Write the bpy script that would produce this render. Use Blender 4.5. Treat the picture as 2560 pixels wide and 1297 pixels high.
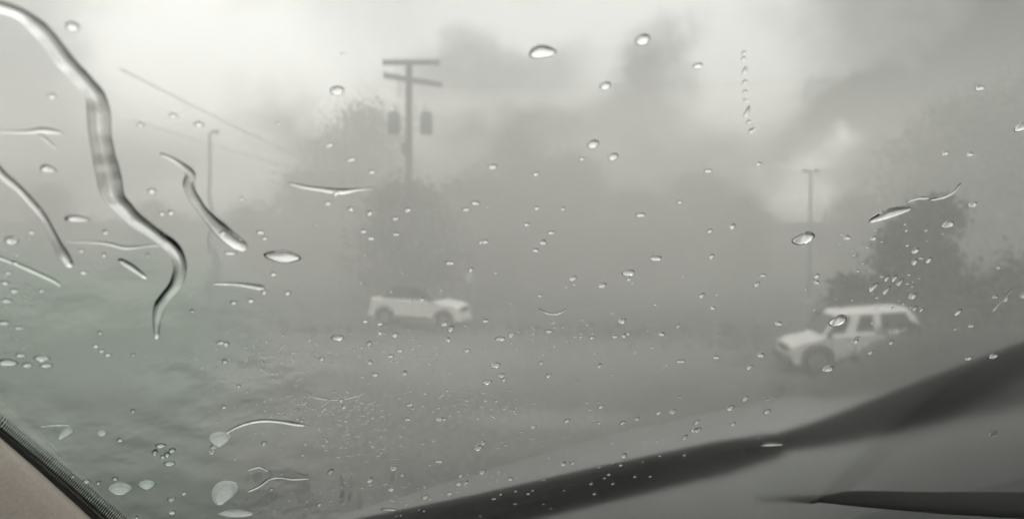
import bpy, bmesh, math, random
from mathutils import Vector, Matrix, noise as mnoise
R = math.radians
for o in list(bpy.data.objects): bpy.data.objects.remove(o)
S = bpy.context.scene
COL = S.collection
rnd = random.Random(7)

# ------------------------------------------------------------------ camera
CAM = Vector((0, 0, 4.7))
FPX = 2217.0                      # focal length in photo pixels (2560 wide): about 60 degrees
PITCH = math.atan(83.0 / FPX)     # looking slightly down; the horizon lies above the middle
cd = bpy.data.cameras.new('camera'); cam = bpy.data.objects.new('camera', cd); COL.objects.link(cam)
cam.location = CAM; cam.rotation_euler = (R(90) - PITCH, 0, 0)
cd.sensor_width = 36; cd.lens = 36 * FPX / 2560; cd.clip_start = .02; cd.clip_end = 2000
cd.dof.use_dof = True; cd.dof.focus_distance = 0.85; cd.dof.aperture_fstop = cd.lens / 4.8   # a 3 mm wide pupil
S.camera = cam
S.view_settings.view_transform = 'Standard'; S.view_settings.look = 'None'
S.view_settings.exposure = -0.1; S.view_settings.gamma = 1
S.cycles.volume_bounces = 4
S.cycles.max_bounces = 16; S.cycles.transmission_bounces = 14; S.cycles.transparent_max_bounces = 12
S.cycles.use_denoising = True

def ray(px, py):
    x, y = (px - 1280) / FPX, (648.5 - py) / FPX
    c, s = math.cos(PITCH), math.sin(PITCH)
    return Vector((x, c + y * s, y * c - s))
def A(px, py, Y):
    d = ray(px, py); return CAM + d * (Y / d.y)
def ground_at(px, py, z=0):
    d = ray(px, py); return CAM + d * ((z - CAM.z) / d.z)

# ------------------------------------------------------------------ world: overcast sky with storm clouds
SUN_EL, SUN_AZ = 48, -20
W = bpy.data.worlds.new('World'); S.world = W; W.use_nodes = True
nt = W.node_tree; nt.nodes.clear(); N = nt.nodes; L = nt.links
def nn(t, **k):
    n = N.new(t)
    for a, b in k.items(): setattr(n, a, b)
    return n
out = nn('ShaderNodeOutputWorld'); bg = nn('ShaderNodeBackground'); bg.inputs['Strength'].default_value = 0.1
L.new(bg.outputs[0], out.inputs[0])
sky = nn('ShaderNodeTexSky', sky_type='NISHITA', sun_disc=False); sky.sun_elevation = R(SUN_EL); sky.sun_rotation = R(SUN_AZ)
tc = nn('ShaderNodeTexCoord')
no1 = nn('ShaderNodeTexNoise'); no1.inputs['Scale'].default_value = 6; no1.inputs['Detail'].default_value = 6; no1.inputs['Roughness'].default_value = .6
L.new(tc.outputs['Generated'], no1.inputs['Vector'])
sub = nn('ShaderNodeVectorMath', operation='SUBTRACT'); L.new(no1.outputs['Color'], sub.inputs[0]); sub.inputs[1].default_value = (.5, .5, .5)
scl = nn('ShaderNodeVectorMath', operation='SCALE'); L.new(sub.outputs[0], scl.inputs[0]); scl.inputs['Scale'].default_value = .20
add = nn('ShaderNodeVectorMath', operation='ADD'); L.new(tc.outputs['Generated'], add.inputs[0]); L.new(scl.outputs[0], add.inputs[1])
WARP = add.outputs[0]
# soft cloud masses: (photo direction, half sizes in degrees, tilt, brightness it pulls towards, strength)
def m2(op, a, b):
    n = nn('ShaderNodeMath', operation=op)
    for i, v in enumerate((a, b)):
        if isinstance(v, (int, float)): n.inputs[i].default_value = v
        else: L.new(v, n.inputs[i])
    return n.outputs[0]
base = nn('ShaderNodeTexNoise'); base.inputs['Scale'].default_value = 3.0; base.inputs['Detail'].default_value = 5
L.new(WARP, base.inputs['Vector'])
mr = nn('ShaderNodeMapRange'); L.new(base.outputs['Fac'], mr.inputs[0])
mr.inputs[1].default_value = .3; mr.inputs[2].default_value = .7; mr.inputs[3].default_value = .70; mr.inputs[4].default_value = 1.0
cur = mr.outputs[0]
sz = nn('ShaderNodeSeparateXYZ'); L.new(tc.outputs['Generated'], sz.inputs[0])
zen = nn('ShaderNodeMapRange', interpolation_type='SMOOTHSTEP'); L.new(sz.outputs[2], zen.inputs[0])   # an overcast sky is brighter overhead
zen.inputs[1].default_value = .25; zen.inputs[2].default_value = .46; zen.inputs[3].default_value = 1.0; zen.inputs[4].default_value = 2.5
CLOUDS = [
 (520, 180, 18, 9, -14, 2.1, 1), (1450, 10, 15, 6, 0, 1.65, .9), (1850, 190, 7, 6, -20, 1.6, .9),
 (-40, 250, 6, 12, 0, .55, .8), (170, 420, 6, 4, 0, .8, .7),
 (1200, 170, 7, 2.4, 5, .40, .8), (1610, 250, 4.5, 2.4, 45, .25, .9), (2620, 230, 14, 13, 38, -.25, 1), (2260, 40, 7, 4, 20, .42, .8),
 (880, 430, 7.5, 5.2, 8, -.05, .9), (1330, 460, 8, 5.2, -8, -.35, 1), (1080, 520, 14, 4, 0, -.1, .9), (1780, 480, 10, 4.2, 6, -.2, .95), (2070, 270, 4.5, 1.8, 22, -.2, .9),
 (330, 560, 12, 4, 0, .45, .6), (1560, 330, 5, 1.6, 25, .5, .5),
 (1992, 478, 4.8, 2.7, 30, 7.0, 1.0), (560, 400, 6, 2.8, -10, 1.7, .8), (2440, 470, 8, 8, 40, -.35, .95)]
for px, py, a, b, tilt, br, st in CLOUDS:
    d = ray(px, py).normalized()
    az = math.atan2(d.x, d.y); el = math.asin(d.z)
    s_ = nn('ShaderNodeVectorMath', operation='SUBTRACT'); L.new(WARP, s_.inputs[0]); s_.inputs[1].default_value = d
    # rotate the difference into (right, forward, up) of the cloud's own direction and tilt it
    rt = nn('ShaderNodeVectorRotate', rotation_type='Z_AXIS'); L.new(s_.outputs[0], rt.inputs['Vector']); rt.inputs['Angle'].default_value = az
    r2 = nn('ShaderNodeVectorRotate', rotation_type='Y_AXIS'); L.new(rt.outputs[0], r2.inputs['Vector']); r2.inputs['Angle'].default_value = R(tilt)
    ml = nn('ShaderNodeVectorMath', operation='MULTIPLY'); L.new(r2.outputs[0], ml.inputs[0]); ml.inputs[1].default_value = (1 / R(a), 1.0, 1 / R(b))
    ln = nn('ShaderNodeVectorMath', operation='LENGTH'); L.new(ml.outputs[0], ln.inputs[0])
    mp = nn('ShaderNodeMapRange', interpolation_type='SMOOTHERSTEP'); L.new(ln.outputs['Value'], mp.inputs[0])
    mp.inputs[1].default_value = 1.45; mp.inputs[2].default_value = .15; mp.inputs[3].default_value = 0; mp.inputs[4].default_value = st
    mx = nn('ShaderNodeMix', data_type='FLOAT'); L.new(mp.outputs[0], mx.inputs[0]); L.new(cur, mx.inputs[2]); mx.inputs[3].default_value = br * .82
    cur = mx.outputs[0]
cur = m2('MAXIMUM', cur, .02)
sc10 = m2('MULTIPLY', m2('MULTIPLY', cur, zen.outputs[0]), 10.0)
col = nn('ShaderNodeVectorMath', operation='SCALE'); col.inputs[0].default_value = (1.0, .995, .955); L.new(sc10, col.inputs['Scale'])
mixc = nn('ShaderNodeMix', data_type='RGBA'); mixc.inputs[0].default_value = .95
L.new(sky.outputs[0], mixc.inputs[6]); L.new(col.outputs[0], mixc.inputs[7]); L.new(mixc.outputs[2], bg.inputs['Color'])

sd = bpy.data.lights.new('sun', 'SUN'); sun = bpy.data.objects.new('sun', sd); COL.objects.link(sun)
sd.energy = 0.5; sd.angle = R(25); sd.color = (1, .97, .92)
sun.rotation_euler = (R(90 - SUN_EL), 0, R(180 - SUN_AZ)); sun.location = (0, 0, 60)

# ------------------------------------------------------------------ helpers
def mat(name, color, rough=.6, metal=0, vary=.12, scale=8, spec=.5, coat=0, bump=0):
    m = bpy.data.materials.new(name); m.use_nodes = True; t = m.node_tree; b = t.nodes['Principled BSDF']
    b.inputs['Roughness'].default_value = rough; b.inputs['Metallic'].default_value = metal
    b.inputs['Specular IOR Level'].default_value = spec; b.inputs['Coat Weight'].default_value = coat
    co = t.nodes.new('ShaderNodeTexCoord'); n = t.nodes.new('ShaderNodeTexNoise'); n.inputs['Scale'].default_value = scale; n.inputs['Detail'].default_value = 5
    t.links.new(co.outputs['Object'], n.inputs['Vector'])
    r = t.nodes.new('ShaderNodeValToRGB'); r.color_ramp.elements[0].position = .3; r.color_ramp.elements[1].position = .7
    r.color_ramp.elements[0].color = [c * (1 - vary) for c in color] + [1]; r.color_ramp.elements[1].color = [min(1, c * (1 + vary)) for c in color] + [1]
    t.links.new(n.outputs['Fac'], r.inputs[0]); t.links.new(r.outputs[0], b.inputs['Base Color'])
    if bump:
        bp = t.nodes.new('ShaderNodeBump'); bp.inputs['Strength'].default_value = bump; bp.inputs['Distance'].default_value = .02
        t.links.new(n.outputs['Fac'], bp.inputs['Height']); t.links.new(bp.outputs[0], b.inputs['Normal'])
    return m
M = dict(
 white=mat('white_paint', (.70, .70, .68), .35, coat=.3, vary=.05, scale=2),
 glass=mat('dark_window_glass', (.012, .013, .013), .12, spec=.3, vary=.1),
 rubber=mat('tyre_rubber', (.025, .025, .026), .8),
 rim=mat('alloy_rim', (.30, .30, .31), .4, .7),
 blackpl=mat('black_plastic', (.02, .02, .021), .5, spec=.25),
 lamp=mat('headlight_lens', (.6, .6, .58), .15, vary=.03),
 tail=mat('tail_light_lens', (.28, .02, .02), .2, vary=.03),
 chrome=mat('bare_metal', (.45, .45, .45), .3, .9),
 wood=mat('weathered_wood', (.045, .043, .04), .85, scale=14, vary=.3),
 steel=mat('galvanised_steel', (.20, .21, .21), .5, .5),
 tank=mat('transformer_grey', (.06, .068, .068), .5),
 ceramic=mat('insulator_ceramic', (.20, .19, .18), .3),
 wire=mat('cable_black', (.03, .03, .03), .6),
 bark=mat('bark', (.07, .06, .05), .9, scale=20, vary=.3),
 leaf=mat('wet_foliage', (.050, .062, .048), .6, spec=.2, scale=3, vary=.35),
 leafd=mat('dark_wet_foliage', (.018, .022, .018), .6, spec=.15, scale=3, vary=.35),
 beige=mat('beige_trim_fabric', (.70, .625, .55), .9, scale=300, vary=.06, bump=.15),
 gasket=mat('black_gasket', (.02, .018, .017), .6),
)
def obj(name, me, m=None, parent=None, smooth=False):
    if isinstance(me, bmesh.types.BMesh):
        b = me; me = bpy.data.meshes.new(name); b.normal_update(); b.to_mesh(me); b.free()
    o = bpy.data.objects.new(name, me); COL.objects.link(o)
    if m and not me.materials: me.materials.append(m)
    if smooth:
        for p in me.polygons: p.use_smooth = True
    if parent: o.parent = parent
    return o
def tag(o, label=None, cat=None, group=None, kind=None):
    if label: o['label'] = label
    if cat: o['category'] = cat
    if group: o['group'] = group
    if kind: o['kind'] = kind
    return o
def thing(name, label, cat, loc=(0, 0, 0), rz=0, group=None):
    o = bpy.data.objects.new(name, None); COL.objects.link(o); o.location = loc; o.rotation_euler = (0, 0, rz); o.empty_display_size = .2
    return tag(o, label, cat, group)
def box(bm, c, s, rot=None):
    m = Matrix.Translation(c) @ (rot.to_4x4() if rot else Matrix()) @ Matrix.Diagonal((s[0], s[1], s[2], 1))
    bmesh.ops.create_cube(bm, size=1, matrix=m)
def rod(bm, a, b, r1, r2=None, seg=10):
    a, b = Vector(a), Vector(b); d = b - a
    m = Matrix.Translation((a + b) / 2) @ d.to_track_quat('Z', 'Y').to_matrix().to_4x4()
    bmesh.ops.create_cone(bm, cap_ends=True, segments=seg, radius1=r1, radius2=r1 if r2 is None else r2, depth=d.length, matrix=m)
def bevel(o, w=.03, seg=2):
    md = o.modifiers.new('bevel', 'BEVEL'); md.width = w; md.segments = seg; md.limit_method = 'ANGLE'; md.angle_limit = R(30)
    return o
def copy_tree(o, parent=None):
    c = o.copy(); COL.objects.link(c)
    if parent: c.parent = parent
    for ch in [x for x in CHILD.get(o.name, [])]: copy_tree(ch, c)
    return c
CHILD = {}
def index(root):
    CHILD.clear()
    for x in bpy.data.objects:
        if x.parent: CHILD.setdefault(x.parent.name, []).append(x)

# ------------------------------------------------------------------ ground
def sst(a, b, x):
    t = max(0, min(1, (x - a) / (b - a))); return t * t * (3 - 2 * t)
def gz(x, y):
    r = math.hypot(x, y)
    z = 3.2 * (1 - sst(1.2, 12.5, y)) if y > 0 else 3.2
    z += 1.95 * sst(8.3, 11.1, x) * (1 - sst(22, 34, x)) * math.exp(-((y - 24.8) / 1.9) ** 2)
    z += 5.2 * sst(88, 128, r)
    z += .10 * mnoise.noise((x * .12, y * .12, 0)) * sst(6, 16, y)
    return z
bm = bmesh.new(); nx, ny = 130, 120; vs = {}
def gx(i): t = i / nx * 2 - 1; return math.copysign(abs(t) ** 1.5, t) * 128
def gy(j): t = j / ny; return -40 + 44 * min(1, t * 5) if t < .2 else 4 + 124 * ((t - .2) / .8) ** 1.4
for i in range(nx + 1):
    for j in range(ny + 1):
        x, y = gx(i), gy(j); vs[i, j] = bm.verts.new((x, y, gz(x, y)))
for i in range(nx):
    for j in range(ny): bm.faces.new((vs[i, j], vs[i + 1, j], vs[i + 1, j + 1], vs[i, j + 1]))
gm = bpy.data.materials.new('wet_ground'); gm.use_nodes = True; t = gm.node_tree; b = t.nodes['Principled BSDF']
co = t.nodes.new('ShaderNodeTexCoord')
n1 = t.nodes.new('ShaderNodeTexNoise'); n1.inputs['Scale'].default_value = .16; n1.inputs['Detail'].default_value = 6
n2 = t.nodes.new('ShaderNodeTexNoise'); n2.inputs['Scale'].default_value = 3.5; n2.inputs['Detail'].default_value = 8
for n in (n1, n2): t.links.new(co.outputs['Object'], n.inputs['Vector'])
r1 = t.nodes.new('ShaderNodeValToRGB'); e = r1.color_ramp.elements; e[0].position = .35; e[0].color = (.010, .024, .018, 1); e[1].position = .66; e[1].color = (.05, .052, .045, 1)
t.links.new(n1.outputs['Fac'], r1.inputs[0])
mxg = t.nodes.new('ShaderNodeMix'); mxg.data_type = 'RGBA'; mxg.blend_type = 'MULTIPLY'; mxg.inputs[0].default_value = .8
r2 = t.nodes.new('ShaderNodeValToRGB'); r2.color_ramp.elements[0].color = (.5, .5, .5, 1); r2.color_ramp.elements[1].color = (1.3, 1.3, 1.25, 1)
t.links.new(n2.outputs['Fac'], r2.inputs[0]); t.links.new(r1.outputs[0], mxg.inputs[6]); t.links.new(r2.outputs[0], mxg.inputs[7])

def gnode(op, a_, b_=None):
    n = t.nodes.new('ShaderNodeMath'); n.operation = op
    for i, v in enumerate((a_, b_)):
        if v is None: continue
        if isinstance(v, (int, float)): n.inputs[i].default_value = v
        else: t.links.new(v, n.inputs[i])
    return n.outputs[0]
sg_ = t.nodes.new('ShaderNodeSeparateXYZ'); t.links.new(co.outputs['Object'], sg_.inputs[0])
n3 = t.nodes.new('ShaderNodeTexNoise'); n3.inputs['Scale'].default_value = .22; n3.inputs['Detail'].default_value = 7; n3.inputs['Roughness'].default_value = .62; t.links.new(co.outputs['Object'], n3.inputs['Vector'])
def patch(cx, cy, rx, ry, soft, wob):      # 1 inside an uneven worn-edged area of the ground
    dx = gnode('DIVIDE', gnode('SUBTRACT', sg_.outputs[0], cx), rx); dy = gnode('DIVIDE', gnode('SUBTRACT', sg_.outputs[1], cy), ry)
    d_ = gnode('SQRT', gnode('ADD', gnode('MULTIPLY', dx, dx), gnode('MULTIPLY', dy, dy)))
    d_ = gnode('ADD', d_, gnode('MULTIPLY', gnode('SUBTRACT', n3.outputs['Fac'], .5), wob))
    m_ = t.nodes.new('ShaderNodeMapRange'); m_.interpolation_type = 'SMOOTHSTEP'; t.links.new(d_, m_.inputs[0])
    m_.inputs[1].default_value = 1 + soft; m_.inputs[2].default_value = 1 - soft; return m_.outputs[0]
lot = patch(-3.5, 27, 11.5, 11.5, .3, 1.6)
pd_ = gnode('MAXIMUM', patch(-2.2, 30.5, 2.6, 4.0, .4, 1.8), gnode('MAXIMUM', patch(-8.5, 29, 3.4, 2.2, .4, 1.8), patch(.8, 21.5, 2.2, 1.0, .4, 1.5)))
def cmix(f, a_, c_):
    n = t.nodes.new('ShaderNodeMix'); n.data_type = 'RGBA'; t.links.new(f, n.inputs[0]); t.links.new(a_, n.inputs[6]); n.inputs[7].default_value = c_; return n.outputs[2]
gcol = cmix(lot, mxg.outputs[2], (.046, .046, .043, 1)); gcol = cmix(pd_, gcol, (.10, .10, .094, 1))
t.links.new(gcol, b.inputs['Base Color'])
t.links.new(gnode('SUBTRACT', .62, gnode('MULTIPLY', lot, .14)), b.inputs['Roughness'])
t.links.new(gnode('ADD', .2, gnode('MULTIPLY', lot, .2)), b.inputs['Specular IOR Level'])

bp = t.nodes.new('ShaderNodeBump'); bp.inputs['Strength'].default_value = .6; bp.inputs['Distance'].default_value = .15
t.links.new(n2.outputs['Fac'], bp.inputs['Height']); t.links.new(bp.outputs[0], b.inputs['Normal'])
tag(obj('ground', bm, gm, smooth=True), kind='structure')

# grass tufts
bm = bmesh.new()
for k in range(4200):
    px = rnd.uniform(-100, 2700)
    x = rnd.uniform(-24, 30); y = rnd.uniform(12, 42)
    q = CAM; pxx = 1280 + x / y * FPX; pyy = 565 + (4.7 - gz(x, y)) / y * FPX
    if ((x + 3.5) / 11.5) ** 2 + ((y - 27) / 11.5) ** 2 < 1.1 + rnd.uniform(-.25, .25): continue
    z = gz(x, y)
    for q in range(5):
        a = rnd.uniform(0, 6.28); h = rnd.uniform(.12, .34); w = .03; dx, dy = math.cos(a), math.sin(a); ox, oy = x + rnd.uniform(-.25, .25), y + rnd.uniform(-.25, .25)
        v = [bm.verts.new((ox - dy * w, oy + dx * w, z - .02)), bm.verts.new((ox + dy * w, oy - dx * w, z - .02)), bm.verts.new((ox + dx * h * .5, oy + dy * h * .5, z + h))]
        bm.faces.new(v)
tag(obj('grass', bm, mat('wet_grass', (.022, .034, .027), .6, spec=.2, scale=.6, vary=.5)), 'wet rough grass around the parking lot', 'grass', kind='stuff')

# ------------------------------------------------------------------ vehicles
def vehicle(name, label, cat, loc, rz, Lg=5.1, Wd=2.0, spec=None, group=None, rack=True):
    """a sport utility vehicle; nose towards +x, origin on the ground in its middle"""
    T = thing(name, label, cat, loc, rz, group)
    s = spec; h = Wd / 2; wr = s['wr']; fx, rx = s['fx'], s['rx']
    # lower body with wheel arches cut out of the side outline
    pts = [(-Lg / 2 + .02, .55), (-Lg / 2, .8), (-Lg / 2 + .05, s['belt']), (s['rear_base'], s['belt'] + .02), (s['ws_base'], s['belt'] + .03),
           (s['ws_base'] + .15, s['hood']), (Lg / 2 - .35, s['hood'] - .07), (Lg / 2 - .08, s['hood'] - .2), (Lg / 2, .75), (Lg / 2 - .03, .42)]
    def arch(cx):
        r = wr + .09; return [(cx + r * math.cos(a), wr + r * math.sin(a)) for a in [R(-8 + k * 196 / 12) for k in range(13)]]
    lo = s['sill']
    pts += [(Lg / 2 - .12, lo)] + [p for p in arch(fx)] + [p for p in arch(rx)] + [(-Lg / 2 + .1, lo + .03)]
    bm = bmesh.new(); ring = []
    ws = [-h, -h + .06, h - .06, h]
    def prof(y):
        edge = abs(y) > h - .03
        return [bm.verts.new((x * (.985 if edge else 1), y, z if not edge else (z - .04 if z > s['belt'] - .3 else z))) for x, z in pts]
    rings = [prof(y) for y in ws]
    for a_, b_ in zip(rings, rings[1:]):
        for i in range(len(pts)):
            j = (i + 1) % len(pts); bm.faces.new((a_[i], a_[j], b_[j], b_[i]))
    bm.faces.new(rings[0][::-1]); bm.faces.new(rings[-1]); bmesh.ops.recalc_face_normals(bm, faces=bm.faces[:])
    bevel(obj('body', bm, M['white'], T), .025)
    # cabin: a loft from the belt line to the roof
    bz, tz = s['belt'] - .01, s['roof']
    lowx, topx = (s['rear_base'], s['ws_base'] + .1), (s['rear_top'], s['ws_top'])
    hb, ht = h - .05, h - .26
    bm = bmesh.new()
    lv = [bm.verts.new((x, y, bz)) for x, y in ((lowx[0], -hb), (lowx[1], -hb + .05), (lowx[1], hb - .05), (lowx[0], hb))]
    tv = [bm.verts.new((x, y, tz - .07)) for x, y in ((topx[0], -ht), (topx[1], -ht), (topx[1], ht), (topx[0], ht))]
    rv = [bm.verts.new((x * .93 + sum(topx) / 2 * .07, y * .85, tz)) for x, y in ((topx[0], -ht), (topx[1], -ht), (topx[1], ht), (topx[0], ht))]
    for a_, b_ in ((lv, tv), (tv, rv)):
        for i in range(4): j = (i + 1) % 4; bm.faces.new((a_[i], a_[j], b_[j], b_[i]))
    bm.faces.new(rv); bm.faces.new(lv[::-1])
    cab = bevel(obj('cabin', bm, M[s.get('cabin', 'white')], T), .05, 3)
    def sidept(u, v, sy):      # point on the cabin's side: u along, v up
        l = Vector((lowx[0] + (lowx[1] - lowx[0]) * u, sy * (hb - .05 * u), bz)); q = Vector((topx[0] + (topx[1] - topx[0]) * u, sy * ht, tz - .07))
        return l.lerp(q, v) + Vector((0, sy * .012, .008))
    for sy in (-1, 1):
        for u0, u1, in s['win']:
            bm = bmesh.new(); fr = []
            q = [sidept(u0, .12, sy), sidept(u1, .12, sy), sidept(u1 - .01, .88, sy), sidept(u0 + .01, .88, sy)]
            a_ = [bm.verts.new(p) for p in q]; b_ = [bm.verts.new(p - Vector((0, sy * .03, 0))) for p in q]
            bm.faces.new(a_); bm.faces.new(b_[::-1])
            for i in range(4): j = (i + 1) % 4; bm.faces.new((a_[i], a_[j], b_[j], b_[i]))
            bmesh.ops.recalc_face_normals(bm, faces=bm.faces[:]); obj('side_window', bm, M['glass'], T)
    for nm, xi in (('windshield', 1), ('rear_window', 0)):
        sg = 1 if xi else -1; bm = bmesh.new()
        l, q = lowx[xi], topx[xi]
        def fp(y, v): return Vector((l + (q - l) * v + sg * .012, y * ((hb - .12) * (1 - v) + (ht - .06) * v), bz + (tz - .07 - bz) * v + .01))
        q4 = [fp(-1, .1), fp(1, .1), fp(1, .9), fp(-1, .9)]
        a_ = [bm.verts.new(p) for p in q4]; b_ = [bm.verts.new(p - Vector((sg * .03, 0, 0))) for p in q4]
        bm.faces.new(a_); bm.faces.new(b_[::-1])
        for i in range(4): j = (i + 1) % 4; bm.faces.new((a_[i], a_[j], b_[j], b_[i]))
        bmesh.ops.recalc_face_normals(bm, faces=bm.faces[:]); obj(nm, bm, M['glass'], T)
    # wheels
    for cx in (fx, rx):
        for sy in (-1, 1):
            bm = bmesh.new(); seg = 28
            pf = [(wr * .62, .11), (wr * .93, .115), (wr, .08), (wr, -.08), (wr * .93, -.115), (wr * .62, -.11)]
            rg = [[bm.verts.new((r * math.cos(k * 2 * math.pi / seg), y, r * math.sin(k * 2 * math.pi / seg))) for r, y in pf] for k in range(seg)]
            for k in range(seg):
                for i in range(6):
                    j = (i + 1) % 6; bm.faces.new((rg[k][i], rg[k][j], rg[(k + 1) % seg][j], rg[(k + 1) % seg][i]))
            bmesh.ops.recalc_face_normals(bm, faces=bm.faces[:])
            w = obj('wheel', bm, M['rubber'], T, smooth=True); w.location = (cx, sy * (h - .15), wr)
            bm = bmesh.new(); rod(bm, (0, -.1, 0), (0, .06 * sy, 0), wr * .22, seg=12)
            for k in range(5):
                a = k * 2 * math.pi / 5; box(bm, (math.cos(a) * wr * .35, .06 * sy, math.sin(a) * wr * .35), (wr * .62, .03, .07), Matrix.Rotation(-a, 3, 'Y'))
            rod(bm, (0, -.03, 0), (0, .02, 0), wr * .61, seg=24)
            obj('rim', bm, M['rim'], w)
    for sy in (-1, 1):
        bm = bmesh.new(); box(bm, (Lg / 2 - .06, sy * (h - .24), s['hood'] - .3), (.14, .4, .17)); bevel(obj('headlight', bm, M['lamp'], T), .02)
        bm = bmesh.new(); box(bm, (-Lg / 2 + .01, sy * (h - .12), s['belt'] - .2), (.09, .18, .36)); bevel(obj('tail_light', bm, M['tail'], T), .02)
        bm = bmesh.new(); box(bm, (s['ws_base'] - .1, sy * (h + .12), s['belt'] + .08), (.12, .2, .17)); box(bm, (s['ws_base'] - .06, sy * (h - .0), s['belt'] + .03), (.06, .14, .05)); bevel(obj('mirror', bm, M['blackpl'], T), .02)
        for hx in s['handles']:
            bm = bmesh.new(); box(bm, (hx, sy * (h + .012), s['belt'] - .13), (.2, .03, .04)); obj('door_handle', bm, M['chrome'], T)
        for dx in s['doors']:
            bm = bmesh.new(); box(bm, (dx, sy * (h + .001), (s['belt'] + lo) / 2 + .02), (.014, .008, s['belt'] - lo - .14)); obj('door_seam', bm, M['blackpl'], T)
        bm = bmesh.new(); box(bm, ((fx + rx) / 2, sy * (h + .01), lo + .05), (fx - rx - wr * 2 - .3, .06, .12)); bevel(obj('sill_strip', bm, M['blackpl'], T), .02)
        if rack:
            bm = bmesh.new(); rod(bm, (topx[0] + .3, sy * (ht - .08), tz + .06), (topx[1] - .3, sy * (ht - .08), tz + .06), .02, seg=6)
            for xx in (topx[0] + .3, topx[1] - .3): rod(bm, (xx, sy * (ht - .08), tz - .03), (xx, sy * (ht - .08), tz + .06), .018, seg=6)
            obj('roof_rail', bm, M['blackpl'], T)
    bm = bmesh.new(); box(bm, (Lg / 2 + .02, 0, .52), (.2, Wd - .1, .24)); bevel(obj('front_bumper', bm, M[s['bumper']], T), .05)
    bm = bmesh.new(); box(bm, (-Lg / 2 - .02, 0, .56), (.16, Wd - .1, .22)); bevel(obj('rear_bumper', bm, M[s['bumper']], T), .05)
    bm = bmesh.new(); box(bm, (Lg / 2 - .01, 0, s['hood'] - .31), (.06, Wd - .95, .2)); obj('grille', bm, M['blackpl'], T)
    bm = bmesh.new(); box(bm, (0, 0, lo + .12), (Lg - .5, Wd - .5, .3)); obj('underbody', bm, M['blackpl'], T)
    return T
spec1 = dict(wr=.43, fx=1.52, rx=-1.45, belt=1.28, hood=1.26, roof=1.92, sill=.42, rear_base=-1.75, ws_base=.95, rear_top=-1.15, ws_top=.2, cabin='blackpl',
             win=((.04, .27), (.29, .60), (.62, .94)), handles=(-.55, .45), doors=(-.95, .0, 1.0), bumper='white')
spec2 = dict(wr=.47, fx=1.33, rx=-1.45, belt=1.22, hood=1.18, roof=1.95, sill=.42, rear_base=-2.10, ws_base=1.05, rear_top=-1.72, ws_top=.55,
             win=((.08, .42), (.50, .68), (.78, .96)), handles=(-.55, .40), doors=(-.95, -.05, .85), bumper='blackpl')
p = ground_at(1045, 818); yaw = math.atan2(-2.4, 4.4)
vehicle('white_suv', 'pale white SUV side-on in the middle of the wet lot, nose to the right', 'suv', (p.x, p.y + .9, gz(p.x, p.y + .9)), R(-15), 4.4, 1.95, spec1).rotation_euler.y = R(2)
# right-hand vehicle: nose to the left and towards us
vehicle('white_suv', 'tall white SUV with dark windows, nose to the left, under the dark leaning tree', 'suv', (11.15, 29.0, gz(9.0, 28) + .02), R(180 - 3), 4.3, 2.0, spec2, rack=False).rotation_euler.y = R(4.5)

# ------------------------------------------------------------------ poles, lamps, wires
P0 = A(1020, 700, 60); PX, PY = P0.x, 60.0; PZ = gz(PX, PY)
def zat(py, Y): return A(1280, py, Y).z
ut = thing('utility_pole', 'tall wooden utility pole with two crossarms and two hanging transformers', 'utility pole', (PX, PY, PZ))
def loc(px, py, dy=0): v = A(px, py, PY); return (v.x - PX, dy, v.z - PZ)
bm = bmesh.new(); rod(bm, (0, 0, -.3), (.14, 0, zat(152, 60) - PZ), .30, .22, 14); obj('pole_shaft', bm, M['wood'], ut, True)
for (x0, y0, x1, y1) in ((958, 158, 1100, 158), (960, 190, 1105, 214)):
    bm = bmesh.new(); a = Vector(loc(x0, y0, -.2)); b_ = Vector(loc(x1, y1, -.2)); d = (b_ - a)
    box(bm, (a + b_) / 2, (d.length, .2, .34), Matrix.Rotation(-math.atan2(d.z, d.x), 3, 'Y'))
    arm = obj('crossarm', bm, M['wood'], ut)
    for f in (.02, .22, .42, .66, .82, .98):
        q = a.lerp(b_, f); bm = bmesh.new(); rod(bm, q + Vector((0, 0, .06)), q + Vector((0, 0, .14)), .03)
        for k in range(3): rod(bm, q + Vector((0, 0, .14 + k * .06)), q + Vector((0, 0, .18 + k * .06)), .06, .04)
        obj('insulator', bm, M['ceramic'], arm)
for px in (985, 1066):
    c = Vector(loc(px, 308)); bm = bmesh.new()
    rod(bm, c + Vector((0, 0, -.75)), c + Vector((0, 0, .6)), .42, .42, 20); rod(bm, c + Vector((0, 0, .6)), c + Vector((0, 0, .75)), .43, .28, 20)
    tk = obj('transformer', bm, M['tank'], ut, True)
    sx = 1 if px < 1022 else -1
    for dz in (.3, -.4): bm = bmesh.new(); rod(bm, c + Vector((.38 * sx, 0, dz)), Vector((.07, 0, c.z + dz)), .045); obj('bracket', bm, M['steel'], ut)
    bm = bmesh.new(); q = c + Vector((sx * .1, 0, .72))
    for k in range(5): rod(bm, q + Vector((0, 0, k * .11)), q + Vector((0, 0, k * .11 + .09)), .10 - .008 * k, .065)
    obj('bushing', bm, M['ceramic'], tk)
for px, y0, y1 in ((1001, 200, 245), (1042, 262, 292)):
    bm = bmesh.new(); rod(bm, loc(px, y0, -.2), loc(px - 3, y1, -.2), .04); obj('fuse_cutout', bm, M['ceramic'], ut)
bm = bmesh.new(); box(bm, loc(1010, 370), (.42, .3, .8)); box(bm, loc(1018, 382), (.6, .24, .3)); bevel(obj('junction_box', bm, M['tank'], ut), .03)
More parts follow.
